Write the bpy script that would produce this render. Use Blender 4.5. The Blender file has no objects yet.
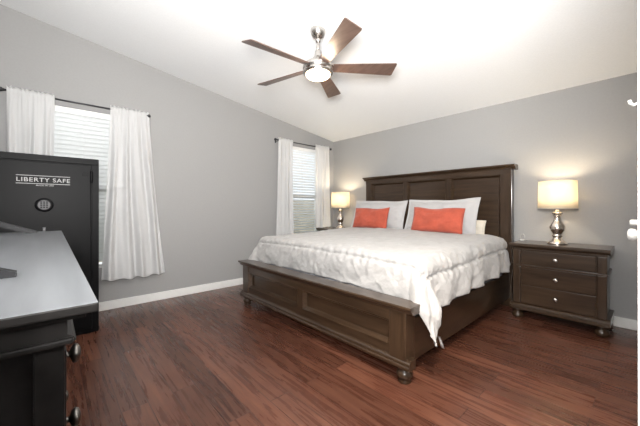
import bpy, bmesh, math, random
from mathutils import Vector, Matrix, noise
random.seed(7)
PI = math.pi
SC = bpy.context.scene
COL = SC.collection

# ------------------------------------------------------------------ camera
cam_d = bpy.data.cameras.new('camera')
cam = bpy.data.objects.new('camera', cam_d)
COL.objects.link(cam)
cam.location = (3.8614, -3.8369, 1.085)
cam.rotation_euler = (PI/2, 0, 0.8335)
cam_d.sensor_width = 36.0
cam_d.lens = 36.0*297.9/640.0
cam_d.shift_y = -5.6/640.0
cam_d.clip_start = 0.02
SC.camera = cam

# ------------------------------------------------------------------ world / light / exposure
w = bpy.data.worlds.new('sky')
SC.world = w
w.use_nodes = True
bg = w.node_tree.nodes['Background']
bg.inputs[0].default_value = (0.86, 0.93, 1.0, 1)
bg.inputs[1].default_value = 1.3
SC.view_settings.view_transform = 'Standard'
SC.view_settings.look = 'None'
SC.view_settings.exposure = 0.25
SC.view_settings.gamma = 1.0
SC.view_settings.use_curve_mapping = False

def area(name, loc, target, sx, sy, watts, color):
    d = bpy.data.lights.new(name, 'AREA')
    d.shape = 'RECTANGLE'; d.size = sx; d.size_y = sy
    d.energy = watts; d.color = color
    o = bpy.data.objects.new(name, d); COL.objects.link(o)
    o.location = loc
    o.rotation_euler = (Vector(target)-Vector(loc)).to_track_quat('-Z', 'Y').to_euler()
    return o
# daylight outside the two windows
area('daylight_window', (-0.75, -3.55, 1.75), (0.6, -3.45, 1.2), 1.2, 1.9, 30, (0.93, 0.97, 1.0))
area('daylight_window', (-0.75, -0.72, 1.75), (0.6, -0.85, 1.2), 1.2, 1.9, 22, (0.95, 0.98, 1.0))
# unseen fill added behind the camera, aimed up to even out ceiling and walls
area('added_fill_light', (3.95, -3.98, 1.35), (3.50, -3.45, 2.07), 0.6, 0.5, 185, (1.0, 0.985, 0.965))
sp = bpy.data.lights.new('added_floor_spot', 'SPOT')  # added warm spot, no fixture seen; brightens the floor at the right front
sp.energy = 260; sp.color = (1.0, 0.88, 0.74); sp.spot_size = 1.15; sp.spot_blend = 0.9; sp.shadow_soft_size = 0.12
so = bpy.data.objects.new('added_floor_spot', sp); COL.objects.link(so)
so.location = (3.78, -3.40, 2.60)
so.rotation_euler = (Vector((3.45, -2.25, 0))-so.location).to_track_quat('-Z', 'Y').to_euler()

# ------------------------------------------------------------------ materials
def newmat(name):
    m = bpy.data.materials.new(name); m.use_nodes = True
    nt = m.node_tree
    return m, nt, nt.nodes['Principled BSDF'], nt.nodes['Material Output']

def coords(nt, scale=(1, 1, 1), kind='Object'):
    tc = nt.nodes.new('ShaderNodeTexCoord'); mp = nt.nodes.new('ShaderNodeMapping')
    mp.inputs['Scale'].default_value = scale
    nt.links.new(tc.outputs[kind], mp.inputs['Vector'])
    return mp.outputs['Vector']

def noise_tex(nt, vec, scale, detail=3, rough=0.5):
    n = nt.nodes.new('ShaderNodeTexNoise')
    n.inputs['Scale'].default_value = scale; n.inputs['Detail'].default_value = detail
    n.inputs['Roughness'].default_value = rough
    nt.links.new(vec, n.inputs['Vector'])
    return n.outputs['Fac']

def ramp(nt, fac, stops):
    r = nt.nodes.new('ShaderNodeValToRGB')
    el = r.color_ramp.elements
    while len(el) < len(stops): el.new(0.5)
    for e, (p, c) in zip(el, stops):
        e.position = p; e.color = (*c, 1)
    nt.links.new(fac, r.inputs[0])
    return r.outputs[0]

def bump(nt, b, height, strength, dist=0.01):
    n = nt.nodes.new('ShaderNodeBump')
    n.inputs['Strength'].default_value = strength; n.inputs['Distance'].default_value = dist
    nt.links.new(height, n.inputs['Height'])
    nt.links.new(n.outputs[0], b.inputs['Normal'])

def plain(name, col, rough=0.5, metal=0.0, var=0.06, nscale=30, bmp=0.0):
    m, nt, b, _ = newmat(name)
    f = noise_tex(nt, coords(nt), nscale)
    c0 = tuple(max(0, c*(1-var)) for c in col); c1 = tuple(min(1, c*(1+var)) for c in col)
    nt.links.new(ramp(nt, f, [(0.3, c0), (0.7, c1)]), b.inputs['Base Color'])
    b.inputs['Roughness'].default_value = rough; b.inputs['Metallic'].default_value = metal
    if bmp: bump(nt, b, f, bmp, 0.004)
    return m

def wood(name, dark, light, rough=0.38, axis=0, grain=7.0):
    m, nt, b, _ = newmat(name)
    sc = [grain*2.2]*3; sc[axis] = grain*0.16
    v = coords(nt, tuple(sc))
    f = noise_tex(nt, v, 2.2, 6, 0.6)
    nt.links.new(ramp(nt, f, [(0.3, dark), (0.72, light)]), b.inputs['Base Color'])
    b.inputs['Roughness'].default_value = rough
    bump(nt, b, f, 0.12, 0.002)
    return m

def fabric(name, col, rough=0.9, weave=260, bmp=0.3, var=0.08, transl=0.0, sheen=0.2, dist=0.003):
    m, nt, b, out = newmat(name)
    v = coords(nt)
    f = noise_tex(nt, v, 9, 4, 0.6)
    c0 = tuple(c*(1-var) for c in col); c1 = tuple(min(1, c*(1+var)) for c in col)
    nt.links.new(ramp(nt, f, [(0.3, c0), (0.7, c1)]), b.inputs['Base Color'])
    b.inputs['Roughness'].default_value = rough
    b.inputs['Sheen Weight'].default_value = sheen
    f2 = noise_tex(nt, v, weave, 2)
    bump(nt, b, f2, bmp, dist)
    if transl:
        t = nt.nodes.new('ShaderNodeBsdfTranslucent'); t.inputs[0].default_value = (*col, 1)
        mx = nt.nodes.new('ShaderNodeMixShader'); mx.inputs[0].default_value = transl
        nt.links.new(b.outputs[0], mx.inputs[1]); nt.links.new(t.outputs[0], mx.inputs[2])
        nt.links.new(mx.outputs[0], out.inputs[0])
    return m

M = {}
M['wall'] = plain('grey_wall_paint', (0.345, 0.343, 0.340), 0.75, var=0.02, nscale=60, bmp=0.12)
M['ceiling'] = plain('white_ceiling_paint', (0.865, 0.88, 0.89), 0.85, var=0.02, nscale=80, bmp=0.15)
M['white_trim'] = plain('white_trim_paint', (0.82, 0.82, 0.80), 0.4, var=0.02)
M['bed_wood'] = wood('bed_wood', (0.022, 0.0120, 0.0065), (0.058, 0.034, 0.019), 0.33, 0)
M['bed_wood_upright'] = wood('bed_wood_upright', (0.022, 0.0120, 0.0065), (0.058, 0.034, 0.019), 0.33, 2)
M['bed_wood_long'] = wood('bed_wood_long', (0.022, 0.0120, 0.0065), (0.058, 0.034, 0.019), 0.33, 1)
M['black_wood'] = wood('black_wood', (0.007, 0.0065, 0.006), (0.014, 0.0125, 0.012), 0.4, 0)
M['painted_top_sheen'] = wood('painted_top_sheen', (0.082, 0.086, 0.092), (0.135, 0.141, 0.15), 0.28, 0)  # paler grey with the grazing reflection put into the colour, upper face only
M['nickel'] = plain('brushed_nickel', (0.56, 0.53, 0.50), 0.27, 1.0)
M['dark_nickel'] = plain('dark_nickel', (0.13, 0.12, 0.11), 0.3, 1.0)
M['mercury'] = plain('silvered_lamp_base', (0.86, 0.78, 0.70), 0.22, 1.0, var=0.15, nscale=40)
M['rod'] = plain('dark_rod_metal', (0.05, 0.05, 0.055), 0.4, 0.6)
M['safe'] = plain('black_safe_paint', (0.0055, 0.0055, 0.006), 0.42, var=0.1, nscale=300, bmp=0.15)
M['black_plastic'] = plain('black_plastic', (0.008, 0.008, 0.009), 0.4)
for k_ in ('bed_wood', 'bed_wood_upright', 'bed_wood_long'):
    b_ = M[k_].node_tree.nodes['Principled BSDF']; b_.inputs['Coat Weight'].default_value = 0.6; b_.inputs['Coat Roughness'].default_value = 0.14
M['safe_white'] = plain('white_lettering', (0.42, 0.42, 0.42), 0.6)
M['safe_grey'] = plain('grey_keypad', (0.10, 0.10, 0.105), 0.5)
M['grey_bezel'] = plain('grey_bezel', (0.22, 0.22, 0.23), 0.35, 0.4)
M['curtain'] = fabric('white_curtain', (0.80, 0.80, 0.80), 0.85, 400, 0.15, 0.02, 0.38)
M['comforter'] = fabric('white_comforter', (0.385, 0.374, 0.364), 0.9, 26, 0.75, 0.03, dist=0.010)
M['sham'] = fabric('white_sham', (0.48, 0.472, 0.472), 0.9, 45, 0.5, 0.03)
M['cream'] = fabric('cream_pillow', (0.72, 0.66, 0.56), 0.9, 80, 0.3, 0.05)
M['orange'] = fabric('orange_weave', (0.43, 0.080, 0.044), 0.9, 120, 0.7, 0.16)
M['mattress'] = fabric('grey_mattress', (0.36, 0.37, 0.42), 0.9, 120, 0.3, 0.1)
M['tag'] = fabric('white_tag', (0.8, 0.8, 0.8), 0.8)
M['blind'] = plain('white_blind_slat', (0.83, 0.83, 0.82), 0.4, var=0.02)
M['white_plastic'] = plain('white_plastic', (0.55, 0.55, 0.54), 0.4)
for k_, v_ in (('safe', 0.11), ('black_wood', 0.14), ('bed_wood', 0.3), ('bed_wood_upright', 0.3), ('bed_wood_long', 0.3), ('painted_top_sheen', 1.0), ('black_plastic', 0.1)): M[k_].node_tree.nodes['Principled BSDF'].inputs['Specular IOR Level'].default_value = v_
M['blade'] = wood('fan_blade_wood', (0.075, 0.046, 0.036), (0.15, 0.095, 0.075), 0.30, 0)
M['stucco'] = plain('neighbour_siding', (0.55, 0.47, 0.38), 0.9, var=0.25, nscale=3)
M['grass'] = plain('lawn', (0.16, 0.22, 0.07), 0.95, var=0.3, nscale=6)

def floor_mat():
    m, nt, b, _ = newmat('plank_floor')
    v = coords(nt)
    br = nt.nodes.new('ShaderNodeTexBrick')
    br.offset = 0.37; br.offset_frequency = 2
    br.inputs['Scale'].default_value = 1.0
    br.inputs['Brick Width'].default_value = 1.22; br.inputs['Row Height'].default_value = 0.127
    br.inputs['Mortar Size'].default_value = 0.002; br.inputs['Mortar Smooth'].default_value = 0.2
    br.inputs['Bias'].default_value = 0.0
    br.inputs['Color1'].default_value = (0.0, 0.0, 0.0, 1); br.inputs['Color2'].default_value = (1, 1, 1, 1)
    br.inputs['Mortar'].default_value = (0.5, 0.5, 0.5, 1)
    nt.links.new(v, br.inputs['Vector'])
    # shift the grain from plank to plank
    sep = nt.nodes.new('ShaderNodeVectorMath'); sep.operation = 'MULTIPLY'
    sep.inputs[1].default_value = (3.0, 7.0, 1.0)
    nt.links.new(br.outputs['Color'], sep.inputs[0])
    mp = nt.nodes.new('ShaderNodeMapping'); mp.inputs['Scale'].default_value = (1.6, 24, 1)
    nt.links.new(v, mp.inputs['Vector'])
    ad = nt.nodes.new('ShaderNodeVectorMath'); ad.operation = 'ADD'
    nt.links.new(mp.outputs[0], ad.inputs[0]); nt.links.new(sep.outputs[0], ad.inputs[1])
    g = nt.nodes.new('ShaderNodeTexNoise'); g.inputs['Scale'].default_value = 1.5
    g.inputs['Detail'].default_value = 6; g.inputs['Roughness'].default_value = 0.55
    g.inputs['Distortion'].default_value = 0.6
    nt.links.new(ad.outputs[0], g.inputs['Vector'])
    c = ramp(nt, g.outputs['Fac'], [(0.22, (0.050, 0.016, 0.010)), (0.5, (0.098, 0.037, 0.0225)), (0.80, (0.182, 0.080, 0.049))])
    pl = ramp(nt, br.outputs['Color'], [(0.0, (0.72, 0.72, 0.72)), (1.0, (1.22, 1.20, 1.18))])
    mu = nt.nodes.new('ShaderNodeMixRGB'); mu.blend_type = 'MULTIPLY'; mu.inputs[0].default_value = 1
    nt.links.new(c, mu.inputs[1]); nt.links.new(pl, mu.inputs[2])
    mo = nt.nodes.new('ShaderNodeMixRGB'); mo.inputs[2].default_value = (0.02, 0.008, 0.006, 1)
    nt.links.new(br.outputs['Fac'], mo.inputs[0]); nt.links.new(mu.outputs[0], mo.inputs[1])
    nt.links.new(mo.outputs[0], b.inputs['Base Color'])
    r = nt.nodes.new('ShaderNodeMapRange')
    r.inputs['To Min'].default_value = 0.20; r.inputs['To Max'].default_value = 0.36
    nt.links.new(g.outputs['Fac'], r.inputs[0]); nt.links.new(r.outputs[0], b.inputs['Roughness'])
    bump(nt, b, g.outputs['Fac'], 0.16, 0.004)
    return m
M['floor'] = floor_mat()

def glass_mat():
    m, nt, b, out = newmat('window_glass')
    t = nt.nodes.new('ShaderNodeBsdfTransparent'); g = nt.nodes.new('ShaderNodeBsdfGlossy')
    g.inputs['Roughness'].default_value = 0.02
    fr = nt.nodes.new('ShaderNodeFresnel'); fr.inputs[0].default_value = 1.3
    mx = nt.nodes.new('ShaderNodeMixShader')
    nt.links.new(fr.outputs[0], mx.inputs[0]); nt.links.new(t.outputs[0], mx.inputs[1]); nt.links.new(g.outputs[0], mx.inputs[2])
    nt.links.new(mx.outputs[0], out.inputs[0])
    return m
M['glass'] = glass_mat()

def glow(name, col, strength, base):
    m, nt, b, out = newmat(name)
    b.inputs['Base Color'].default_value = (*base, 1)
    f = noise_tex(nt, coords(nt), 120)
    bump(nt, b, f, 0.1, 0.002)
    b.inputs['Emission Color'].default_value = (*col, 1)
    b.inputs['Emission Strength'].default_value = strength
    return m
M['globe'] = glow('lit_frosted_globe', (1.0, 0.80, 0.52), 4.5, (0.9, 0.88, 0.82))
M['bulb'] = glow('lit_bulb', (1.0, 0.75, 0.45), 4.0, (0.9, 0.9, 0.85))
M['shade'] = fabric('linen_lamp_shade', (0.86, 0.80, 0.68), 0.9, 200, 0.2, 0.03, 0.55)

# ------------------------------------------------------------------ geometry helpers
def BM(): return bmesh.new()

def box(bm, lo, hi, bev=0.0, seg=2):
    r = bmesh.ops.create_cube(bm, size=1.0)
    vs = r['verts']
    for v in vs:
        v.co = Vector([lo[i]+(v.co[i]+0.5)*(hi[i]-lo[i]) for i in range(3)])
    if bev > 0:
        es = list({e for v in vs for e in v.link_edges})
        bmesh.ops.bevel(bm, geom=es, offset=bev, segments=seg, profile=0.6, affect='EDGES')
    return bm

def lathe(bm, c, prof, n=28, cap=True, axis='Z'):
    """profile of (radius, height) turned about an axis through c"""
    rings = []
    for r, h in prof:
        ring = []
        for k in range(n):
            a = 2*PI*k/n
            p = Vector((r*math.cos(a), r*math.sin(a), h))
            if axis == 'Y': p = Vector((p.x, -p.z, p.y))       # height runs to -y
            elif axis == 'Y+': p = Vector((-p.x, p.z, p.y))    # height runs to +y
            elif axis == 'X': p = Vector((p.z, p.x, p.y))      # height runs to +x
            elif axis == 'X-': p = Vector((-p.z, -p.x, p.y))
            ring.append(bm.verts.new(p+Vector(c)))
        rings.append(ring)
    for a, b in zip(rings, rings[1:]):
        for k in range(n):
            f = bm.faces.new((a[k], a[(k+1) % n], b[(k+1) % n], b[k])); f.smooth = True
    if cap:
        if prof[0][0] > 1e-5: bm.faces.new(rings[0][::-1])
        if prof[-1][0] > 1e-5: bm.faces.new(rings[-1])
    return bm

def tube(bm, pts, r, n=10):
    pts = [Vector(p) for p in pts]
    rings = []
    for i, p in enumerate(pts):
        d = (pts[min(i+1, len(pts)-1)]-pts[max(i-1, 0)]).normalized()
        u = d.orthogonal().normalized() if i == 0 else (u-d*u.dot(d)).normalized()
        q = d.cross(u)
        rr = r[i] if isinstance(r, (list, tuple)) else r
        rings.append([bm.verts.new(p+u*rr*math.cos(2*PI*k/n)+q*rr*math.sin(2*PI*k/n)) for k in range(n)])
    for a, b in zip(rings, rings[1:]):
        for k in range(n):
            f = bm.faces.new((a[k], a[(k+1) % n], b[(k+1) % n], b[k])); f.smooth = True
    bm.faces.new(rings[0][::-1]); bm.faces.new(rings[-1])
    return bm

def prism(bm, poly, axis, a, b):
    """polygon (list of 2D points) extruded along an axis from a to b"""
    def P(p, t):
        if axis == 0: return (t, p[0], p[1])
        if axis == 1: return (p[0], t, p[1])
        return (p[0], p[1], t)
    A = [bm.verts.new(P(p, a)) for p in poly]; B = [bm.verts.new(P(p, b)) for p in poly]
    n = len(poly)
    for k in range(n): bm.faces.new((A[k], A[(k+1) % n], B[(k+1) % n], B[k]))
    bm.faces.new(A[::-1]); bm.faces.new(B)
    return bm

def grid(bm, nu, nv, fn, smooth=True):
    V = [[bm.verts.new(fn(i/nu, j/nv)) for j in range(nv+1)] for i in range(nu+1)]
    for i in range(nu):
        for j in range(nv):
            f = bm.faces.new((V[i][j], V[i+1][j], V[i+1][j+1], V[i][j+1])); f.smooth = smooth
    return V

def obj(name, bm, mat, parent=None, fix=True):
    """link a bmesh built in world coordinates as one mesh object"""
    if fix: bmesh.ops.recalc_face_normals(bm, faces=bm.faces[:])
    o = bpy.data.objects.new(name, bpy.data.meshes.new(name))
    root = parent
    while root is not None and root.parent is not None: root = root.parent
    if root is not None:
        Mi = (Matrix.Translation(root.location) @ Matrix.Rotation(root.rotation_euler.z, 4, 'Z')).inverted()
        bm.transform(Mi)
    bm.to_mesh(o.data); bm.free()
    o.data.materials.append(mat)
    COL.objects.link(o)
    if parent is not None: o.parent = parent
    return o

def tag(o, label, cat, group=None):
    o['label'] = label; o['category'] = cat
    if group: o['group'] = group
    return o

def thing(name, label, cat, loc=(0, 0, 0), group=None):
    o = bpy.data.objects.new(name, None); COL.objects.link(o)
    o.location = loc; o.empty_display_size = 0.1
    return tag(o, label, cat, group)

def struct(name, bm, mat, parent=None):
    o = obj(name, bm, mat, parent)
    if parent is None: o['kind'] = 'structure'
    return o

def dup(root, loc, label):
    r = root.copy(); COL.objects.link(r); r.location = loc; r['label'] = label
    def rec(a, b):
        for ch in list(a.children):
            c = ch.copy(); COL.objects.link(c); c.parent = b
            rec(ch, c)
    rec(root, r)
    return r

def text_mesh(body, size, sx, font_bold=0.0):
    cu = bpy.data.curves.new('lettering', 'FONT')
    cu.body = body; cu.size = size; cu.align_x = 'CENTER'; cu.align_y = 'CENTER'
    cu.extrude = 0.0006; cu.offset = font_bold; cu.space_character = 1.12
    t = bpy.data.objects.new('lettering', cu); COL.objects.link(t)
    bpy.context.view_layer.update()
    dg = bpy.context.evaluated_depsgraph_get()
    me = bpy.data.meshes.new_from_object(t.evaluated_get(dg))
    bm = bmesh.new(); bm.from_mesh(me)
    bpy.data.objects.remove(t); bpy.data.meshes.remove(me)
    for v in bm.verts: v.co.x *= sx
    return bm

# ------------------------------------------------------------------ the room
def ceil_z(y): return 2.277-0.147*y
X1, Y1 = 5.3, -4.30                   # far extents of the entry nook and of the front wall
W1 = (-3.95, -3.20, 0.45, 2.08)       # window openings on the left wall: y0, y1, z0, z1
W2 = (-1.10, -0.33, 0.45, 2.08)

struct('floor', box(BM(), (-0.12, Y1-0.1, -0.08), (X1, 0.12, 0.0)), M['floor'])
bm = BM(); prism(bm, [(0.12, ceil_z(0.12)), (Y1-0.1, ceil_z(Y1-0.1)), (Y1-0.1, ceil_z(Y1-0.1)+0.1), (0.12, ceil_z(0.12)+0.1)], 0, -0.12, X1)
struct('ceiling', bm, M['ceiling'])
bm = BM()                              # left wall built round its two window openings, top follows the slope
def wall_piece(y0, y1, z0, z1=None):
    a, b = (z1, z1) if z1 is not None else (ceil_z(y0)+0.02, ceil_z(y1)+0.02)
    prism(bm, [(y0, z0), (y1, z0), (y1, b), (y0, a)], 0, -0.12, 0.0)
wall_piece(Y1-0.1, W1[0], 0); wall_piece(W1[1], W2[0], 0); wall_piece(W2[1], 0.12, 0)
for W in (W1, W2):
    wall_piece(W[0], W[1], 0, W[2]); wall_piece(W[0], W[1], W[3])
struct('wall_left', bm, M['wall'])
struct('wall_back', box(BM(), (0.0, 0.0, 0.0), (X1, 0.12, 2.285)), M['wall'])
bm = BM(); prism(bm, [(-3.0, 0), (0.0, 0), (0.0, ceil_z(0)), (-3.0, ceil_z(-3))], 0, 3.862, 3.98)
struct('wall_right', bm, M['wall'])
struct('wall_front', box(BM(), (0.0, Y1-0.1, 0), (X1, Y1, 2.93)), M['wall'])
bm = BM(); prism(bm, [(Y1, 0), (-2.9, 0), (-2.9, ceil_z(-2.9)), (Y1, ceil_z(Y1))], 0, X1-0.1, X1)
struct('wall_hall', bm, M['wall'])
bm = BM(); prism(bm, [(3.98, 0), (X1-0.1, 0), (X1-0.1, ceil_z(-2.95)), (3.98, ceil_z(-2.95))], 1, -3.0, -2.9)
struct('wall_entry', bm, M['wall'])

def baseboard(name, lo, hi):
    struct(name, box(BM(), lo, hi, 0.004), M['white_trim'])
baseboard('baseboard_left', (0.0, Y1, 0), (0.016, 0.0, 0.09))
baseboard('baseboard_back', (0.016, -0.016, 0), (3.862, 0.0, 0.09))
baseboard('baseboard_right', (3.846, -1.30, 0), (3.862, -0.016, 0.09))

# white trim at the end of the right wall, where the camera looks past it
struct('trim_1', box(BM(), (3.8485, -3.02, 0), (3.862, -2.93, 2.70), 0.002), M['white_trim'])
# closed white door on the right wall, seen almost edge on
door = obj('door_1', box(BM(), (3.858, -2.40, 0.012), (3.878, -1.62, 2.03), 0.002), M['white_trim']); door['kind'] = 'structure'
bm = BM()
for lo, hi in (((3.848, -2.47, 0), (3.862, -2.40, 2.10)), ((3.848, -1.62, 0), (3.862, -1.55, 2.10)), ((3.848, -2.40, 2.03), (3.862, -1.62, 2.10))):
    box(bm, lo, hi, 0.002)
struct('trim_2', bm, M['white_trim'])
bm = BM(); lathe(bm, (3.858, -2.33, 0.990), [(0.026, 0.0), (0.026, 0.005), (0.010, 0.009), (0.010, 0.020), (0.018, 0.025), (0.021, 0.034), (0.019, 0.042), (0.010, 0.046)], 20, True, 'X-')
obj('door_knob', bm, M['white_plastic'], door)
bm = BM(); lathe(bm, (3.858, -2.33, 1.032), [(0.018, 0.0), (0.018, 0.010), (0.010, 0.014), (0.010, 0.036), (0.007, 0.040)], 16, True, 'X-')
obj('door_latch', bm, M['white_plastic'], door)
bm = BM(); box(bm, (3.842, -2.43, 1.40), (3.848, -2.41, 1.445), 0.002)
tube(bm, [(3.845, -2.42, 1.425), (3.830, -2.42, 1.42), (3.822, -2.42, 1.428), (3.820, -2.42, 1.438)], 0.005)
tag(obj('coat_hook', bm, M['white_plastic']), 'small white hook high on the white trim at far right edge', 'hook')

# ------------------------------------------------------------------ windows, blinds, curtains
def window(name, W):
    y0, y1, z0, z1 = W
    bm = BM(); t = 0.045; xa, xb = -0.10, -0.05
    for lo, hi in (((xa, y0, z0), (xb, y0+t, z1)), ((xa, y1-t, z0), (xb, y1, z1)), ((xa, y0+t, z0), (xb, y1-t, z0+t)),
                   ((xa, y0+t, z1-t), (xb, y1-t, z1)), ((xa, y0+t, (z0+z1)/2-0.02), (xb, y1-t, (z0+z1)/2+0.02))):
        box(bm, lo, hi, 0.003)
    f = obj(name, bm, M['white_trim']); f['kind'] = 'structure'
    obj('pane', box(BM(), (-0.08, y0+t, z0+t), (-0.076, y1-t, (z0+z1)/2-0.02)), M['glass'], f)
    obj('pane', box(BM(), (-0.08, y0+t, (z0+z1)/2+0.02), (-0.076, y1-t, z1-t)), M['glass'], f)
    obj('window_sill', box(BM(), (-0.05, y0, z0), (-0.002, y1, z0+0.015), 0.003), M['white_trim'], f)
window('window_1', W1); window('window_2', W2)

def blind(W, label, tilt, zb, xin=-0.022):
    y0, y1, z0, z1 = W
    y0 += 0.006; y1 -= 0.006
    t = thing('window_blind', label, 'window blind', (xin, (y0+y1)/2, zb), 'slatted blinds in the two windows')
    obj('valance', box(BM(), (xin-0.02, y0, z1-0.062), (xin+0.024, y1, z1-0.003), 0.005), M['blind'], t)
    n = int((z1-0.075-zb-0.03)/0.044)
    c, s = math.cos(tilt), math.sin(tilt)
    for k in range(n):
        zc = z1-0.085-0.044*k
        def fn(u, v):
            d = (u-0.5)*0.048
            return Vector((xin+d*c, y0+(y1-y0)*v, zc+d*s+0.003*(1-(2*u-1)**2)))
        bm = BM(); grid(bm, 4, 1, fn)
        r = bmesh.ops.solidify(bm, geom=bm.faces[:], thickness=0.0025)
        obj('slat', bm, M['blind'], t)
    obj('bottom_rail', box(BM(), (xin-0.022, y0, zb), (xin+0.022, y1, zb+0.018), 0.004), M['blind'], t)
    for q in (0.15, 0.5, 0.85):
        bm = BM(); tube(bm, [(xin+0.001, y0+(y1-y0)*q, zb+0.01), (xin+0.001, y0+(y1-y0)*q, z1-0.03)], 0.0012, 6)
        obj('cord', bm, M['white_plastic'], t)
blind(W1, 'white slatted blind, nearly closed, in window behind the black safe', 1.22, 0.475)
blind(W2, 'white slatted blind, opened wider, in window nearest the room corner', 0.62, 0.475)

def curtain_rod(ya, yb, label):
    z = 2.115
    t = thing('curtain_rod', label, 'curtain rod', (0.08, (ya+yb)/2, z), 'dark curtain rods over the windows')
    bm = BM(); tube(bm, [(0.08, ya, z), (0.08, yb, z)], 0.008, 12); obj('rod', bm, M['rod'], t)
    for y, ax in ((ya, 'Y'), (yb, 'Y+')):
        bm = BM(); lathe(bm, (0.08, y, z), [(0.008, -0.004), (0.013, 0.0), (0.011, 0.006), (0.018, 0.014), (0.021, 0.024), (0.016, 0.034), (0.004, 0.04)], 16, True, ax)
        obj('finial', bm, M['rod'], t)
    for y in (ya+0.03, yb-0.02):
        bm = BM(); box(bm, (0.0, y-0.01, z-0.035), (0.006, y+0.01, z+0.025), 0.002)
        tube(bm, [(0.003, y, z-0.015), (0.05, y, z-0.015), (0.08, y, z-0.012)], 0.005, 8)
        obj('bracket', bm, M['rod'], t)
curtain_rod(-4.13, -3.03, 'dark thin curtain rod over the window behind the safe')
curtain_rod(-1.29, -0.17, 'dark thin curtain rod over the window nearest the corner')

def curtain(top, bot, zb, seed, label, folds, spread=0.5, tilt=0.0, amp=0.022):
    """rod-pocket curtain: gathered on the rod, opening out towards the hem"""
    zt, zr = 2.150, 2.115
    rnd = random.Random(seed)
    ph = [rnd.uniform(0, 6.28) for _ in range(6)]
    def fn(u, v):
        # v: 0 top heading, 1 hem
        z = zt+(zb-zt)*v
        e = v**1.25
        ya = top[0]+(bot[0]-top[0])*e; yb = top[1]+(bot[1]-top[1])*e
        uu = u+0.018*math.sin(5*v+ph[0]+6*u)
        y = ya+(yb-ya)*u
        f = math.sin(2*PI*folds*uu+ph[1]+0.9*v)+0.45*math.sin(2*PI*folds*1.63*uu+ph[2]-1.3*v)
        g = math.sin(2*PI*folds*3.1*u+ph[3])
        k = min(1.0, max(0.0, (v-0.03)/0.25))
        pocket = math.exp(-((z-zr)/0.022)**2)
        x = 0.082+amp*f*(0.25+0.75*k)*(0.55+0.6*v)+0.002*g*(1-k)
        x = 0.084+(x-0.084)*(1-0.75*pocket)+0.0115*(1 if True else 0)*pocket
        if z > zr+0.014: x += 0.003*g
        z += tilt*(u-0.5)*v+0.01*math.sin(2*PI*folds*u+ph[4])*v*v+0.012*math.sin(PI*u)*-v
        z += 0.005*math.sin(2*PI*folds*2.3*u+ph[5])*(1-v)**8
        return Vector((max(x, 0.034), y, z))
    bm = BM(); V = grid(bm, 90, 70, fn)
    o = obj('curtain', bm, M['curtain'])
    md = o.modifiers.new('thickness', 'SOLIDIFY'); md.thickness = 0.0015
    tag(o, label, 'curtain', 'white curtains at the windows')
    # stitched hem along the bottom edge
    bm = BM()
    grid(bm, 90, 2, lambda u, v: fn(u, 0.965+0.033*v)+Vector((0.0022, 0, 0)))
    h = bpy.data.objects.new('hem', bpy.data.meshes.new('hem'))
    bm.to_mesh(h.data); bm.free(); h.data.materials.append(M['curtain']); COL.objects.link(h); h.parent = o
    return o
curtain((-4.115, -3.80), (-4.13, -3.83), 0.36, 1, 'white curtain hanging directly above the black safe, on the left end of rod', 4)
curtain((-3.365, -3.005), (-3.44, -2.84), 0.325, 12, 'long white curtain flaring out at its hem, right of the black safe', 4, amp=0.026)
curtain((-1.255, -0.985), (-1.31, -0.965), 0.36, 3, 'white curtain on the side of the corner window farther from the lamp', 4)
curtain((-0.515, -0.195), (-0.54, -0.165), 0.755, 4, 'white curtain beside the small lamp in the room corner', 4)

# outside, seen in slivers between the slats
struct('floor_outside', box(BM(), (-5.0, -8.0, -0.25), (-0.14, 4.0, -0.15)), M['grass'])
bm = BM(); box(bm, (-4.2, -8, -0.15), (-4.0, 4.0, 1.35))
struct('wall_outside', bm, M['stucco'])

# ------------------------------------------------------------------ ceiling fan
FX, FY, FZ = 1.967, -2.139, 0.024
t = thing('ceiling_fan', 'five-blade ceiling fan with brushed nickel motor and lit globe', 'ceiling fan', (FX, FY, ceil_z(FY)))
zc = ceil_z(FY)
bm = BM(); lathe(bm, (FX, FY, FZ), [(0.012, 2.505), (0.034, 2.508), (0.052, 2.522), (0.064, 2.548), (0.067, 2.565), (0.067, zc+0.012-FZ)], 32)
obj('canopy', bm, M['nickel'], t)
bm = BM(); lathe(bm, (FX, FY, FZ), [(0.0125, 2.36), (0.0125, 2.52)], 16); lathe(bm, (FX, FY, FZ), [(0.013, 2.465), (0.02, 2.473), (0.023, 2.487), (0.02, 2.50), (0.013, 2.508)], 16)
obj('downrod', bm, M['nickel'], t)
bm = BM(); lathe(bm, (FX, FY, FZ), [(0.016, 2.405), (0.024, 2.395), (0.027, 2.37), (0.034, 2.345), (0.06, 2.315), (0.100, 2.292), (0.122, 2.275), (0.130, 2.262), (0.130, 2.236), (0.124, 2.232), (0.124, 2.226), (0.130, 2.222), (0.128, 2.204), (0.118, 2.198), (0.10, 2.196)], 40)
obj('motor_housing', bm, M['nickel'], t)
bm = BM(); lathe(bm, (FX, FY, FZ), [(0.104, 2.200), (0.107, 2.194), (0.103, 2.184), (0.088, 2.172), (0.058, 2.164), (0.02, 2.161), (0.0001, 2.1605)], 36)
obj('light_globe', bm, M['globe'], t)
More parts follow.
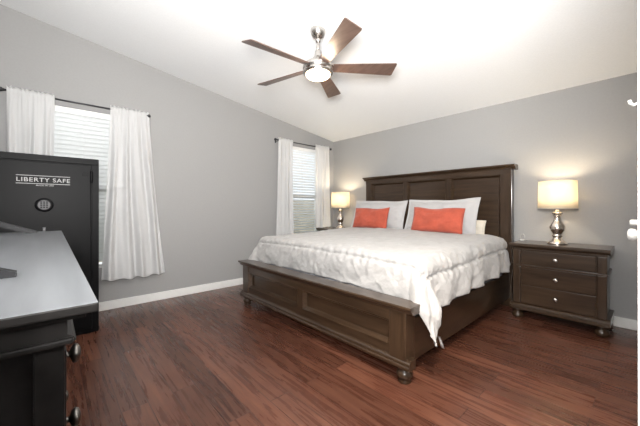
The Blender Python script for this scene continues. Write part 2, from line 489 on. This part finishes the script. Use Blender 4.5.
for k in range(5):
    ang = math.radians(50.6+72*k)
    R = Matrix.Translation((FX, FY, 2.278)) @ Matrix.Rotation(ang, 4, 'Z') @ Matrix.Rotation(math.radians(-16), 4, 'X')
    bm = BM()
    out = [(0.128, -0.044), (0.655, -0.070), (0.663, -0.066), (0.665, -0.057), (0.652, 0.064), (0.648, 0.070), (0.640, 0.072), (0.128, 0.044)]
    prism(bm, out, 2, -0.0035, 0.0035)
    bm.transform(R)
    b = obj('blade', bm, M['blade'], t)
    bm = BM()
    prism(bm, [(0.10, -0.018), (0.17, -0.030), (0.215, -0.036), (0.225, -0.02), (0.225, 0.02), (0.215, 0.036), (0.17, 0.030), (0.10, 0.018)], 2, 0.0035, 0.0075)
    bm.transform(R)
    obj('blade_bracket', bm, M['nickel'], b)
    
d = bpy.data.lights.new('fan_bulb', 'POINT'); d.energy = 7; d.color = (1.0, 0.80, 0.58); d.shadow_soft_size = 0.06
o = bpy.data.objects.new('fan_bulb', d); COL.objects.link(o); o.location = (FX, FY, 2.10)

# ------------------------------------------------------------------ bed
BX0, BX1 = 0.81, 2.90
bed = thing('bed', 'king size dark wood panel bed with tall headboard and low footboard', 'bed', (1.855, -1.15, 0))
# headboard
yb0, yb1 = -0.100, -0.035
bm = BM(); box(bm, (0.90, -0.070, 0.30), (2.81, -0.045, 1.455), 0.003)
hb = obj('headboard', bm, M['bed_wood'], bed)
bm = BM()
prism(bm, [(-0.105, 1.500), (-0.112, 1.506), (-0.112, 1.514), (-0.128, 1.528), (-0.150, 1.536), (-0.155, 1.541), (-0.155, 1.551), (-0.150, 1.555), (-0.02, 1.555), (-0.02, 1.500)], 0, BX0, BX1)
box(bm, (0.845, -0.112, 1.452), (2.865, -0.035, 1.502), 0.004)
obj('crown_rail', bm, M['bed_wood'], hb)
for x0, x1 in ((0.845, 0.955), (2.757, 2.865)):
    bm = BM(); box(bm, (x0, yb0-0.010, 0.0), (x1, yb1, 1.454), 0.004)
    obj('post', bm, M['bed_wood_upright'], hb)
for x0, x1 in ((1.521, 1.577), (2.135, 2.191)):
    bm = BM(); box(bm, (x0, yb0, 0.42), (x1, yb1, 1.453), 0.004)
    obj('mullion', bm, M['bed_wood_upright'], hb)
for x0, x1 in ((0.955, 1.521), (1.577, 2.135), (2.191, 2.757)):
    bm = BM()      # bevelled moulding round each recessed panel
    prism(bm, [(x0-0.001, -0.106), (x0+0.007, -0.106), (x0+0.010, -0.100), (x0+0.014, -0.092), (x0+0.024, -0.078), (x0+0.028, -0.069), (x0-0.001, -0.069)], 2, 0.42, 1.452)
    prism(bm, [(x1+0.001, -0.106), (x1-0.007, -0.106), (x1-0.010, -0.100), (x1-0.014, -0.092), (x1-0.024, -0.078), (x1-0.028, -0.069), (x1+0.001, -0.069)], 2, 0.42, 1.452)
    prism(bm, [(-0.106, 1.453), (-0.106, 1.445), (-0.100, 1.442), (-0.092, 1.438), (-0.078, 1.428), (-0.069, 1.424), (-0.069, 1.453)], 0, x0+0.006, x1-0.006)
    obj('panel_moulding', bm, M['bed_wood'], hb)
# footboard
fy0, fy1 = -2.235, -2.170
bm = BM(); box(bm, (0.90, -2.203, 0.13), (2.81, -2.18, 0.44), 0.003)
fb = obj('footboard', bm, M['bed_wood'], bed)
bm = BM()
prism(bm, [(-2.125, 0.455), (-2.140, 0.440), (-2.240, 0.440), (-2.246, 0.449), (-2.252, 0.462), (-2.268, 0.470), (-2.272, 0.476), (-2.272, 0.484), (-2.268, 0.490), (-2.125, 0.490)], 0, 0.772, 2.924)
obj('cap_rail', bm, M['bed_wood'], fb)
bm = BM(); box(bm, (0.92, fy0, 0.375), (2.79, fy1, 0.442), 0.004); obj('top_rail', bm, M['bed_wood'], fb)
bm = BM(); box(bm, (0.92, fy0, 0.125), (2.79, fy1, 0.215), 0.004); obj('bottom_rail', bm, M['bed_wood'], fb)
bm = BM()
prism(bm, [(-2.175, 0.100), (-2.250, 0.100), (-2.256, 0.108), (-2.256, 0.120), (-2.250, 0.127), (-2.252, 0.133), (-2.249, 0.143), (-2.240, 0.150), (-2.235, 0.160), (-2.175, 0.160)], 0, 0.79, 2.906)
obj('base_moulding', bm, M['bed_wood'], fb)
for x0, x1 in ((0.825, 0.945), (2.757, 2.877)):
    bm = BM(); box(bm, (x0, -2.242, 0.12), (x1, -2.135, 0.442), 0.006)
    obj('post', bm, M['bed_wood_upright'], fb)
bm = BM(); box(bm, (1.805, fy0, 0.21), (1.875, fy1, 0.38), 0.004); obj('mullion', bm, M['bed_wood_upright'], fb)
for x0, x1 in ((0.945, 1.805), (1.875, 2.757)):
    bm = BM()
    z0, z1 = 0.215, 0.375
    pf = [(-0.001, -2.241), (0.007, -2.241), (0.010, -2.235), (0.014, -2.226), (0.022, -2.212), (0.026, -2.202), (-0.001, -2.202)]
    prism(bm, [(x0+a_, b_) for a_, b_ in pf], 2, z0, z1)
    prism(bm, [(x1-a_, b_) for a_, b_ in pf], 2, z0, z1)
    prism(bm, [(b_, z0+a_) for a_, b_ in pf], 0, x0+0.006, x1-0.006)
    prism(bm, [(b_, z1-a_) for a_, b_ in pf], 0, x0+0.006, x1-0.006)
    obj('panel_moulding', bm, M['bed_wood'], fb)
FOOT = [(0.030, 0.0), (0.036, 0.004), (0.040, 0.012), (0.030, 0.022), (0.033, 0.027), (0.047, 0.042), (0.049, 0.055), (0.044, 0.070), (0.031, 0.080), (0.029, 0.086), (0.043, 0.090), (0.043, 0.102)]
for x in (0.855, 2.842):
    bm = BM(); lathe(bm, (x, -2.200, 0), FOOT, 28); obj('bun_foot', bm, M['bed_wood_upright'], fb)
for x0, x1 in ((0.862, 0.888), (2.818, 2.844)):
    bm = BM(); box(bm, (x0, -2.14, 0.095), (x1, -0.10, 0.365), 0.004); obj('side_rail', bm, M['bed_wood_long'], bed)
bm = BM()
for k in range(9): box(bm, (0.886, -0.30-0.21*k-0.09, 0.262), (2.820, -0.30-0.21*k, 0.282), 0.002)
obj('slat_base', bm, M['bed_wood'], bed)
for x in (1.855,):
    for y in (-0.75, -1.5):
        bm = BM(); box(bm, (x-0.03, y-0.03, 0), (x+0.03, y+0.03, 0.264), 0.003); obj('support_leg', bm, M['bed_wood_upright'], bed)

# mattress
mt = thing('mattress', 'thick mattress with grey side, seen under the comforter beside the headboard', 'mattress', (1.855, -1.1, 0.282))
bm = BM(); box(bm, (0.925, -2.030, 0.2825), (2.785, -0.115, 0.715), 0.06, 5)
for f in bm.faces: f.smooth = True
obj('mattress_body', bm, M['mattress'], mt)
bm = BM()
for z in (0.325, 0.675): tube(bm, [(0.98, -2.031, z), (2.73, -2.031, z), (2.786, -1.975, z), (2.786, -0.17, z), (2.73, -0.114, z), (0.98, -0.114, z), (0.924, -0.17, z), (0.924, -1.975, z), (0.98, -2.031, z)], 0.007, 8)
obj('piping', bm, M['sham'], mt)

# comforter: one quilted sheet draped over the mattress
XC, HW, RR = 1.855, 0.945, 0.095
YH, YF = -0.36, -1.985
LC = YH-YF
SD, TD = 0.405, 0.335
def comf(u, v, lift=0.0):
    s = (u*2-1)*(HW+SD); tt = v*(LC+TD)
    a = max(abs(s)-HW, 0.0); b = max(tt-LC, 0.0)
    sg = 1 if s >= 0 else -1
    th = math.atan2(b, a) if (a > 0 or b > 0) else 0.0
    d = math.hypot(a, b)*(1+0.03*math.sin(2*th)**2)
    q = RR*PI/2
    if d < q: out, down = RR*math.sin(d/RR), RR*(1-math.cos(d/RR)); ax = d/RR
    else: out, down = RR+(0.05+0.30*math.sin(2*th)**2)*(d-q), RR+(d-q); ax = PI/2
    hd = min(1.0, tt/LC)
    top = 0.795-0.045*hd
    x = sg*(min(abs(s), HW)+out*math.cos(th)); y = YH-min(tt, LC)-out*math.sin(th)
    z = top-down
    # crown of the bed and puffy loft
    z += 0.018*(1-(min(abs(s), HW)/HW)**2)*(1 if d == 0 else 1)
    n = Vector((sg*math.cos(th)*math.sin(ax), -math.sin(th)*math.sin(ax), math.cos(ax)))
    e = min(HW+SD-abs(s), LC+TD-tt)
    along = tt if (HW+SD-abs(s)) < (LC+TD-tt) else s
    p = Vector((s, tt, 0))
    w1 = noise.noise(p*2.3); w2 = noise.noise(p*6.5+Vector((7, 1, 0))); w3 = noise.noise(p*15+Vector((3, 5, 2)))
    side = min(1.0, d/0.12)
    disp = 0.010*w1+0.011*w2+0.005*w3
    # creases running diagonally, as a slept-under quilt has
    cr = noise.noise(Vector((s*3+tt*5.5, s*2.2-tt*1.1, 4)))
    disp += (0.004+0.007*side)*(abs(cr)*2-0.6)
    cr2 = noise.noise(Vector((s*7-tt*3.0, s*4.0+tt*6.5, 11)))
    disp += (0.002+0.005*side)*(1-min(1, abs(cr2)*5))
    # quilting seam parallel to the edge with gathers on both sides
    SE = 0.225
    k = e-SE
    disp -= 0.021*math.exp(-(k/0.010)**2)
    ga = math.sin(2*PI*along/0.075+4.0*noise.noise(Vector((along*5, 0, 1))))
    disp += 0.0055*ga*math.exp(-abs(k)/0.055)
    disp += 0.011*math.sin(PI*min(max(e/SE, 0), 1))       # padded border
    # diamonds of stitching on the border
    dm = abs(math.sin(PI*(along/0.24+k/0.20)))*abs(math.sin(PI*(along/0.24-k/0.20)))
    if 0 < e < SE+0.2: disp -= 0.003*math.exp(-dm*8)
    # hanging folds of the drop
    hang = min(1.0, max(0, (d-0.10)/0.3))
    disp += hang*(0.020*math.sin(2*PI*along/0.33+2.2*noise.noise(Vector((along*2.1, 2, 3)))))*(0.3 if b > a else 1.0)
    if a > 0 and b > 0: disp += 0.012*math.sin(7*th)*hang
    # scalloped, uneven hem
    z += 0.014*noise.noise(Vector((along*5.2, 9, 0)))*hang
    pos = Vector((XC+x, y, z))+n*(disp+lift)
    # head end is tucked over gently
    if tt < 0.05: pos.z -= 0.02*(1-tt/0.05)
    if b > 0: pos.y = max(pos.y, -2.112+0.010*w2)            # the footboard stops the foot drop
    if a > 0 and b > 0:                                      # the loose corner hangs outside the footboard post
        m_ = math.sin(2*th)**0.7*min(1.0, max(0.0, (d-0.17)/0.18))
        pos.x += sg*0.062*m_; pos.y -= 0.075*m_*math.sin(th)-0.03*m_*math.cos(th)**2
    return pos
bm = BM(); grid(bm, 230, 200, lambda u, v: comf(u, v))
cf = obj('comforter', bm, M['comforter'])
md = cf.modifiers.new('loft', 'SOLIDIFY'); md.thickness = 0.010; md.offset = -1
tag(cf, 'white quilted comforter spread over the king bed, one corner hanging by the footboard', 'comforter')
bm = BM()
c0 = comf(0.995, 0.975); 
def tagfn(u, v):
    return c0+Vector((0.012+0.015*v, -0.005+0.045*u+0.02*v, 0.012-0.075*v-0.02*u))
grid(bm, 2, 3, tagfn)
bmesh.ops.solidify(bm, geom=bm.faces[:], thickness=0.0012)
tg = obj('care_tag', bm, M['tag'], cf); tg['label'] = 'small white care tag'

# pillows ---------------------------------------------------------------
def pillow(name, w, h, t, mat, loc, tilt, rz, label, cat, group=None, flange=0.0, seed=0, roll=0.0, quilt=0.0):
    """stuffed pillow standing on its long edge, base centre at loc, leaning back by tilt"""
    bm = BM(); n = 44; m = 30
    Rm = Matrix.Translation(loc) @ Matrix.Rotation(rz, 4, 'Z') @ Matrix.Rotation(-tilt, 4, 'X') @ Matrix.Rotation(roll, 4, 'Y')
    off = Vector((seed*3.1, seed*1.7, 0))
    def side(sgn):
        def fn(u, v):
            a = u*2-1; b = v*2-1
            x = w/2*a*(1-0.035*(1-b*b)*a*a); z = h/2*b*(1-0.05*(1-a*a)*b*b)
            fa = min(1.0, max(0.0, (1-abs(a))*w/2-flange)/(w/2-flange)); fb_ = min(1.0, max(0.0, (1-abs(b))*h/2-flange)/(h/2-flange))
            pa = 1-(1-fa)**3; pb = 1-(1-fb_)**3
            k = (pa*pb)**0.55
            edge = min(1.0, min(1-abs(a), 1-abs(b))*12)
            wr = 0.010*noise.noise(Vector((a*2.2, b*2.2, sgn))+off)+0.005*noise.noise(Vector((a*6, b*6, sgn*2))+off)
            if quilt: wr += quilt*math.sin(a*22+3.0*math.sin(b*9))
            sag = -0.012*noise.noise(Vector((a*1.3, 5, 0))+off)*(b+1)
            return Rm @ Vector((x, -sgn*(k*t/2+wr*edge*min(1, k*2)), z+h/2+sag))
        return fn
    grid(bm, n, m, side(1)); grid(bm, n, m, side(-1))
    bmesh.ops.remove_doubles(bm, verts=bm.verts[:], dist=0.0008)
    o = obj(name, bm, mat)
    tag(o, label, cat, group)
    # welted edge
    bm = BM(); pts = []
    ring = [(i/n, 0) for i in range(n)]+[(1, j/m) for j in range(m)]+[(1-i/n, 1) for i in range(n)]+[(0, 1-j/m) for j in range(m)]
    f = side(1)
    pts = [f(*q) for q in ring]; pts.append(pts[0])
    tube(bm, pts, 0.003, 6)
    obj('welt', bm, mat, o)
    return o
def mattop(y): return 0.812-0.03*(-0.36-y)
pillow('sleeping_pillow', 0.70, 0.215, 0.13, M['cream'], (2.285, -0.235, 0.722), 0.20, 0.0, 'cream pillow mostly hidden behind the right white sham', 'pillow', seed=9)
pillow('pillow_sham', 0.90, 0.44, 0.15, M['sham'], (1.235, -0.400, 0.768), 0.33, 0.02, 'white quilted pillow sham on the half of the bed nearer the windows', 'pillow', 'white shams against the headboard', 0.03, 2, 0.0, 0.004)
pillow('pillow_sham', 0.90, 0.44, 0.15, M['sham'], (2.150, -0.400, 0.768), 0.33, -0.02, 'white quilted pillow sham on the half of the bed nearer the drawers', 'pillow', 'white shams against the headboard', 0.03, 3, 0.0, 0.004)
pillow('throw_pillow', 0.57, 0.285, 0.12, M['orange'], (1.275, -0.585, 0.800), 0.28, 0.03, 'orange lumbar throw pillow nearer the windows', 'throw pillow', 'orange throw pillows on the bed', 0.0, 5)
pillow('throw_pillow', 0.62, 0.285, 0.12, M['orange'], (2.225, -0.585, 0.803), 0.28, -0.03, 'orange lumbar throw pillow nearer the nightstand with three drawers in view', 'throw pillow', 'orange throw pillows on the bed', 0.0, 6)

# ------------------------------------------------------------------ nightstands
NX0, NX1, NYF, NYB, NH = 2.945, 3.645, -0.425, -0.035, 0.735
ns = thing('nightstand', 'dark wood three-drawer nightstand on bun feet between bed and right baseboard', 'nightstand', ((NX0+NX1)/2, -0.23, 0), 'nightstands flanking the bed')
bm = BM(); box(bm, (NX0+0.02, NYF+0.02, 0.10), (NX1-0.02, NYB, 0.69), 0.003); body = obj('body', bm, M['bed_wood'], ns)
bm = BM(); prism(bm, [(NYF-0.005, 0.690), (NYF-0.012, 0.698), (NYF-0.026, 0.706), (NYF-0.030, 0.712), (NYF-0.030, 0.729), (NYF-0.024, 0.735), (NYB, 0.735), (NYB, 0.690)], 0, NX0-0.012, NX1+0.012)
obj('top', bm, M['bed_wood'], ns)
bm = BM(); box(bm, (NX0+0.008, NYF+0.006, 0.668), (NX1-0.008, NYB, 0.692), 0.006); obj('cornice', bm, M['bed_wood'], ns)
bm = BM(); box(bm, (NX0+0.004, NYF-0.004, 0.512), (NX1-0.004, NYB, 0.528), 0.005); obj('waist_moulding', bm, M['bed_wood'], ns)
bm = BM(); prism(bm, [(NYF-0.018, 0.090), (NYF-0.024, 0.096), (NYF-0.024, 0.115), (NYF-0.014, 0.122), (NYF-0.012, 0.132), (NYF, 0.142), (NYF+0.02, 0.150), (NYB, 0.150), (NYB, 0.090)], 0, NX0-0.010, NX1+0.010)
obj('base_moulding', bm, M['bed_wood'], ns)
for x0, x1 in ((NX0+0.010, NX0+0.075), (NX1-0.075, NX1-0.010)):
    for z0, z1 in ((0.148, 0.514), (0.526, 0.670)):
        bm = BM(); box(bm, (x0, NYF+0.004, z0), (x1, NYF+0.03, z1), 0.008); obj('stile', bm, M['bed_wood_upright'], ns)
kx = (NX0+NX1)/2
KN = [(0.010, 0.0), (0.011, 0.003), (0.006, 0.007), (0.006, 0.014), (0.014, 0.018), (0.017, 0.023), (0.015, 0.029), (0.006, 0.032)]
for z0, z1 in ((0.536, 0.664), (0.336, 0.506), (0.156, 0.328)):
    bm = BM(); box(bm, (NX0+0.080, NYF+0.010, z0), (NX1-0.080, NYF+0.03, z1), 0.004)
    dr = obj('drawer', bm, M['bed_wood'], ns)
    zk = (z0+z1)/2
    bm = BM(); lathe(bm, (kx, NYF+0.010, zk), [(r*1.15, h) for r, h in KN], 20, True, 'Y')
    k = obj('knob', bm, M['nickel'], dr); k['label'] = 'round nickel knob'
NF = [(0.036, 0.0), (0.044, 0.006), (0.050, 0.018), (0.050, 0.034), (0.042, 0.050), (0.030, 0.058), (0.030, 0.064), (0.044, 0.070), (0.044, 0.092)]
for x in (NX0+0.045, NX1-0.045):
    for y in (NYF+0.040, NYB-0.045):
        bm = BM(); lathe(bm, (x, y, 0), NF, 24); obj('bun_foot', bm, M['bed_wood_upright'], ns)
dup(ns, (0.40, -0.23, 0), 'dark wood nightstand hidden behind the bed, carrying the lamp in the room corner')

# ------------------------------------------------------------------ table lamps
LX, LY, LZ = 3.277, -0.235, NH
lamp = thing('table_lamp', 'lit table lamp with silvered base on nightstand right of the bed', 'table lamp', (LX, LY, LZ), 'table lamps flanking the bed')
bm = BM(); lathe(bm, (LX, LY, LZ), [(0.078, 0.0), (0.080, 0.006), (0.076, 0.016), (0.060, 0.030), (0.042, 0.045), (0.034, 0.060), (0.033, 0.068), (0.042, 0.074), (0.042, 0.080), (0.033, 0.088), (0.037, 0.103), (0.053, 0.126), (0.061, 0.150), (0.061, 0.166), (0.050, 0.190), (0.034, 0.215), (0.027, 0.240), (0.026, 0.262), (0.032, 0.270), (0.032, 0.276), (0.024, 0.282)], 36)
obj('base', bm, M['mercury'], lamp)
bm = BM(); lathe(bm, (LX, LY, LZ), [(0.026, 0.280), (0.040, 0.288), (0.042, 0.298), (0.030, 0.306), (0.016, 0.310), (0.014, 0.345), (0.018, 0.350), (0.018, 0.385), (0.010, 0.39)], 24)
obj('socket', bm, M['nickel'], lamp)
bm = BM(); lathe(bm, (LX, LY, LZ), [(0.012, 0.388), (0.016, 0.40), (0.030, 0.43), (0.033, 0.452), (0.028, 0.475), (0.012, 0.488), (0.0005, 0.491)], 20)
obj('bulb', bm, M['bulb'], lamp)
S0, S1 = 0.338, 0.603
bm = BM(); lathe(bm, (LX, LY, LZ), [(0.153, S0), (0.151, S0+0.09), (0.149, S0+0.18), (0.147, S1)], 56, False)
sh = obj('lamp_shade', bm, M['shade'], lamp)
md = sh.modifiers.new('thickness', 'SOLIDIFY'); md.thickness = 0.0018
for z, r in ((S0, 0.153), (S1, 0.147)):
    bm = BM(); tube(bm, [(LX+r*math.cos(2*PI*k/48), LY+r*math.sin(2*PI*k/48), LZ+z) for k in range(49)], 0.003, 8); obj('trim_ring', bm, M['sham'], sh)
bm = BM(); tube(bm, [(LX-0.147, LY, LZ+S1-0.012), (LX+0.147, LY, LZ+S1-0.012)], 0.0018, 6); tube(bm, [(LX, LY-0.147, LZ+S1-0.012), (LX, LY+0.147, LZ+S1-0.012)], 0.0018, 6)
for s_ in (-1, 1): tube(bm, [(LX+s_*0.016, LY, LZ+0.36), (LX+s_*0.055, LY, LZ+0.42), (LX+s_*0.055, LY, LZ+0.51), (LX, LY, LZ+S1-0.012)], 0.0018, 6)
obj('harp', bm, M['nickel'], lamp)
bm = BM(); lathe(bm, (LX, LY, LZ), [(0.006, S1-0.012), (0.009, S1), (0.011, S1+0.006), (0.007, S1+0.013), (0.001, S1+0.016)], 16); obj('finial', bm, M['nickel'], lamp)
lamp2 = dup(lamp, (0.405, -0.235, NH), 'lit table lamp with silvered base in the room corner behind the bed')
for lx, nm, wt in ((LX, 'lamp_bulb', 9), (0.405, 'lamp_bulb', 10)):
    d = bpy.data.lights.new(nm, 'POINT'); d.energy = wt; d.color = (1.0, 0.82, 0.58); d.shadow_soft_size = 0.04
    o = bpy.data.objects.new(nm, d); COL.objects.link(o); o.location = (lx, LY, NH+0.53)

# cords beside the nightstand
bm = BM()
box(bm, (2.948, -0.150, 0.7355), (2.985, -0.115, 0.748), 0.004)
tube(bm, [(2.955, -0.132, 0.744), (2.950, -0.132, 0.775), (2.958, -0.132, 0.800), (2.975, -0.132, 0.806), (2.988, -0.132, 0.790), (2.990, -0.132, 0.760), (2.992, -0.132, 0.735)], 0.003, 8)
tag(obj('charger', bm, M['white_plastic']), 'small white charger with looped cable on nightstand corner by headboard', 'charger')
bm = BM()
pts = [(2.918, -0.03, 0.62), (2.912, -0.045, 0.5), (2.905, -0.10, 0.36), (2.900, -0.16, 0.22), (2.905, -0.20, 0.10), (2.915, -0.21, 0.03), (2.955, -0.215, 0.006), (3.02, -0.19, 0.006)]
tube(bm, pts, 0.004, 8)
tag(obj('power_cord', bm, M['black_plastic']), 'black power cord drooping between bed rail and nightstand', 'cord')

# ------------------------------------------------------------------ gun safe
SX, SY0, SY1, SZ = 0.62, -4.265, -3.515, 1.505
safe = thing('safe', 'tall black metal safe with white lettering in front of the window', 'safe', (0.34, (SY0+SY1)/2, 0))
bm = BM(); box(bm, (0.13, SY0, 0.0), (SX, SY1, SZ), 0.010, 3); obj('cabinet', bm, M['safe'], safe)
# face frame standing proud round the door
bm = BM()
for lo, hi in (((SX-0.004, SY0+0.004, 1.452), (SX+0.014, SY1-0.003, SZ-0.004)), ((SX-0.004, SY1-0.050, 0.03), (SX+0.014, SY1-0.003, 1.452)), ((SX-0.004, SY0+0.004, 0.03), (SX+0.014, SY0+0.05, 1.452))):
    box(bm, lo, hi, 0.003)
obj('frame', bm, M['safe'], safe)
bm = BM(); box(bm, (SX-0.002, SY0+0.058, 0.05), (SX+0.020, SY1-0.058, 1.444), 0.005, 3)
sd = obj('door', bm, M['safe'], safe)
for zc_ in (1.345, 0.30):
    bm = BM(); lathe(bm, (SX+0.022, SY1-0.054, zc_-0.05), [(0.009, 0), (0.011, 0.004), (0.011, 0.096), (0.009, 0.10)], 16)
    box(bm, (SX+0.014, SY1-0.115, zc_+0.008), (SX+0.024, SY1-0.056, zc_+0.036), 0.002)
    h = obj('hinge', bm, M['safe'], safe)
xs = SX+0.0201
def on_safe(bm, y, z):
    bm.transform(Matrix(((0, 0, 1, xs), (1, 0, 0, y), (0, 1, 0, z), (0, 0, 0, 1))))
    return bm
yc = -3.868
tx = text_mesh('LIBERTY SAFE', 0.044, 1.0, 0.0005)
wx = max(v.co.x for v in tx.verts)-min(v.co.x for v in tx.verts)
for v in tx.verts: v.co.x *= 0.312/wx
obj('lettering', on_safe(tx, yc, 1.3005), M['safe_white'], sd)
tx = text_mesh('MADE IN USA', 0.014, 1.0, 0.0002)
wx = max(v.co.x for v in tx.verts)-min(v.co.x for v in tx.verts)
for v in tx.verts: v.co.x *= 0.105/wx
obj('lettering', on_safe(tx, yc+0.005, 1.2585), M['safe_white'], sd)
for z in (1.3335, 1.2715):
    obj('rule', box(BM(), (xs-0.001, yc-0.158, z-0.0022), (xs+0.0008, yc+0.158, z+0.0022)), M['safe_white'], sd)
# oval electronic lock
bm = BM(); lathe(bm, (xs-0.001, yc, 1.104), [(0.056, 0.0), (0.056, 0.008), (0.050, 0.016), (0.040, 0.018)], 36, True, 'X')
lk = obj('lock', bm, M['black_plastic'], sd)
bm = BM(); lathe(bm, (xs+0.0165, yc, 1.104), [(0.038, 0.0), (0.037, 0.002), (0.034, 0.003)], 36, True, 'X')
obj('keypad', bm, M['safe_grey'], lk)
bm = BM()
for r_, row in enumerate(((-1, 0, 1), (-1, 0, 1), (-1, 0, 1), (-1, 0, 1))):
    for c_ in row:
        y, z = yc+c_*0.0165, 1.127-r_*0.0145
        box(bm, (xs+0.019, y-0.006, z-0.005), (xs+0.0215, y+0.006, z+0.005), 0.001)
obj('keypad_buttons', bm, M['black_plastic'], lk)
# spoked opening handle
bm = BM(); lathe(bm, (xs-0.001, yc, 0.82), [(0.040, 0.0), (0.038, 0.012), (0.020, 0.016), (0.018, 0.040), (0.026, 0.046), (0.022, 0.060), (0.004, 0.064)], 28, True, 'X')
hd = obj('handle', bm, M['grey_bezel'], sd)
for k in range(3):
    a = PI/2+2*PI*k/3
    bm = BM(); tube(bm, [(xs+0.045, yc+0.015*math.cos(a), 0.82+0.015*math.sin(a)), (xs+0.050, yc+0.085*math.cos(a), 0.82+0.085*math.sin(a)), (xs+0.052, yc+0.108*math.cos(a), 0.82+0.108*math.sin(a))], [0.007, 0.009, 0.011], 12)
    obj('spoke', bm, M['grey_bezel'], hd)

# ------------------------------------------------------------------ dresser and television
DX0, DX1, DY0, DY1, DZ = 1.797, 3.388, -4.255, -3.790, 0.964
dr = thing('dresser', 'black wood dresser with pale reflecting top at the left edge', 'dresser', ((DX0+DX1)/2, (DY0+DY1)/2, 0))
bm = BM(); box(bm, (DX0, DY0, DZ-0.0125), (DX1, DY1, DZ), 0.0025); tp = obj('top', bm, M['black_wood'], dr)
tp.data.materials.append(M['painted_top_sheen'])
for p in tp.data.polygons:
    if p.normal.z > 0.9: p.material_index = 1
bm = BM(); box(bm, (DX0+0.03, DY0+0.01, 0.08), (DX1-0.045, DY1-0.034, DZ-0.012), 0.003); obj('body', bm, M['black_wood'], dr)
bm = BM(); box(bm, (DX0+0.014, DY0+0.005, DZ-0.020), (DX1-0.012, DY1-0.012, DZ-0.0120), 0.002); obj('cornice', bm, M['black_wood'], dr)
bm = BM()
prism(bm, [(DY0+0.005, DZ-0.019), (DY0+0.005, DZ-0.052), (DY1-0.026, DZ-0.052), (DY1-0.021, DZ-0.049), (DY1-0.024, DZ-0.044), (DY1-0.030, DZ-0.040), (DY1-0.030, DZ-0.019)], 0, DX0+0.02, DX1-0.022)
box(bm, (DX0+0.018, DY0+0.004, DZ-0.052), (DX1-0.016, DY1-0.024, DZ-0.044), 0.0025)
obj('frieze', bm, M['black_wood'], dr)
bm = BM()
xe0, xe1 = DX1-0.047, DX1-0.032
for lo, hi in (((xe0, DY1-0.062, 0.08), (xe1, DY1-0.032, DZ-0.050)), ((xe0, DY0+0.01, 0.08), (xe1, DY0+0.06, DZ-0.050)), ((xe0, DY0+0.05, 0.08), (xe1, DY1-0.05, 0.16))):
    box(bm, lo, hi, 0.0025)
obj('end_frame', bm, M['black_wood'], dr)
bm = BM(); box(bm, (DX0+0.01, DY0+0.005, 0.06), (DX1-0.012, DY1-0.014, 0.13), 0.006); obj('base_moulding', bm, M['black_wood'], dr)
for x in (DX0+0.08, DX1-0.08):
    for y in (DY0+0.07, DY1-0.07):
        bm = BM(); lathe(bm, (x, y, 0), [(r, h*0.66) for r, h in NF], 24); obj('bun_foot', bm, M['black_wood'], dr)
rows = [(0.772, 0.882), (0.661, 0.765), (0.415, 0.655), (0.145, 0.405)]
xa, xb = DX0+0.06, DX1-0.075
for z0, z1 in rows:
    for c_ in range(2):
        x0 = xa+(xb-xa)*c_/2+0.006; x1 = xa+(xb-xa)*(c_+1)/2-0.006
        bm = BM(); box(bm, (x0, DY1-0.036, z0), (x1, DY1-0.029, z1), 0.002)
        dd = obj('drawer', bm, M['black_wood'], dr)
        for q in ((0.18, 0.82)):
            xk = x0+(x1-x0)*q
            bm = BM(); lathe(bm, (xk, DY1-0.030, (z0+z1)/2), [(0.009, 0.0), (0.009, 0.002), (0.005, 0.005), (0.005, 0.009), (0.013, 0.012), (0.0165, 0.016), (0.014, 0.022), (0.005, 0.025)], 20, True, 'Y+')
            k = obj('knob', bm, M['dark_nickel'], dd); k['label'] = 'dark nickel knob'

tv = thing('television', 'black television on the dresser, only its two slanted feet in view', 'television', (2.51, -4.12, DZ))
bm = BM(); box(bm, (1.80, -4.175, 1.045), (3.22, -4.125, 1.86), 0.006); tvb = obj('screen_body', bm, M['black_plastic'], tv)
bm = BM(); box(bm, (1.808, -4.127, 1.055), (3.212, -4.1235, 1.852), 0.001); obj('screen', bm, M['black_plastic'], tvb)
for x in (1.905, 3.115):
    bm = BM()
    for ye in (-3.880, -4.250):
        s_ = 1 if ye > -4.1 else -1
        zt_ = 1.072
        prism(bm, [(ye, DZ+0.0005), (ye, DZ+0.0085), (-4.15+s_*0.025, zt_), (-4.15, zt_), (-4.15, zt_-0.02), (ye-s_*0.035, DZ+0.0005)], 0, x-0.011, x+0.011)
    obj('foot', bm, M['black_plastic'], tv)
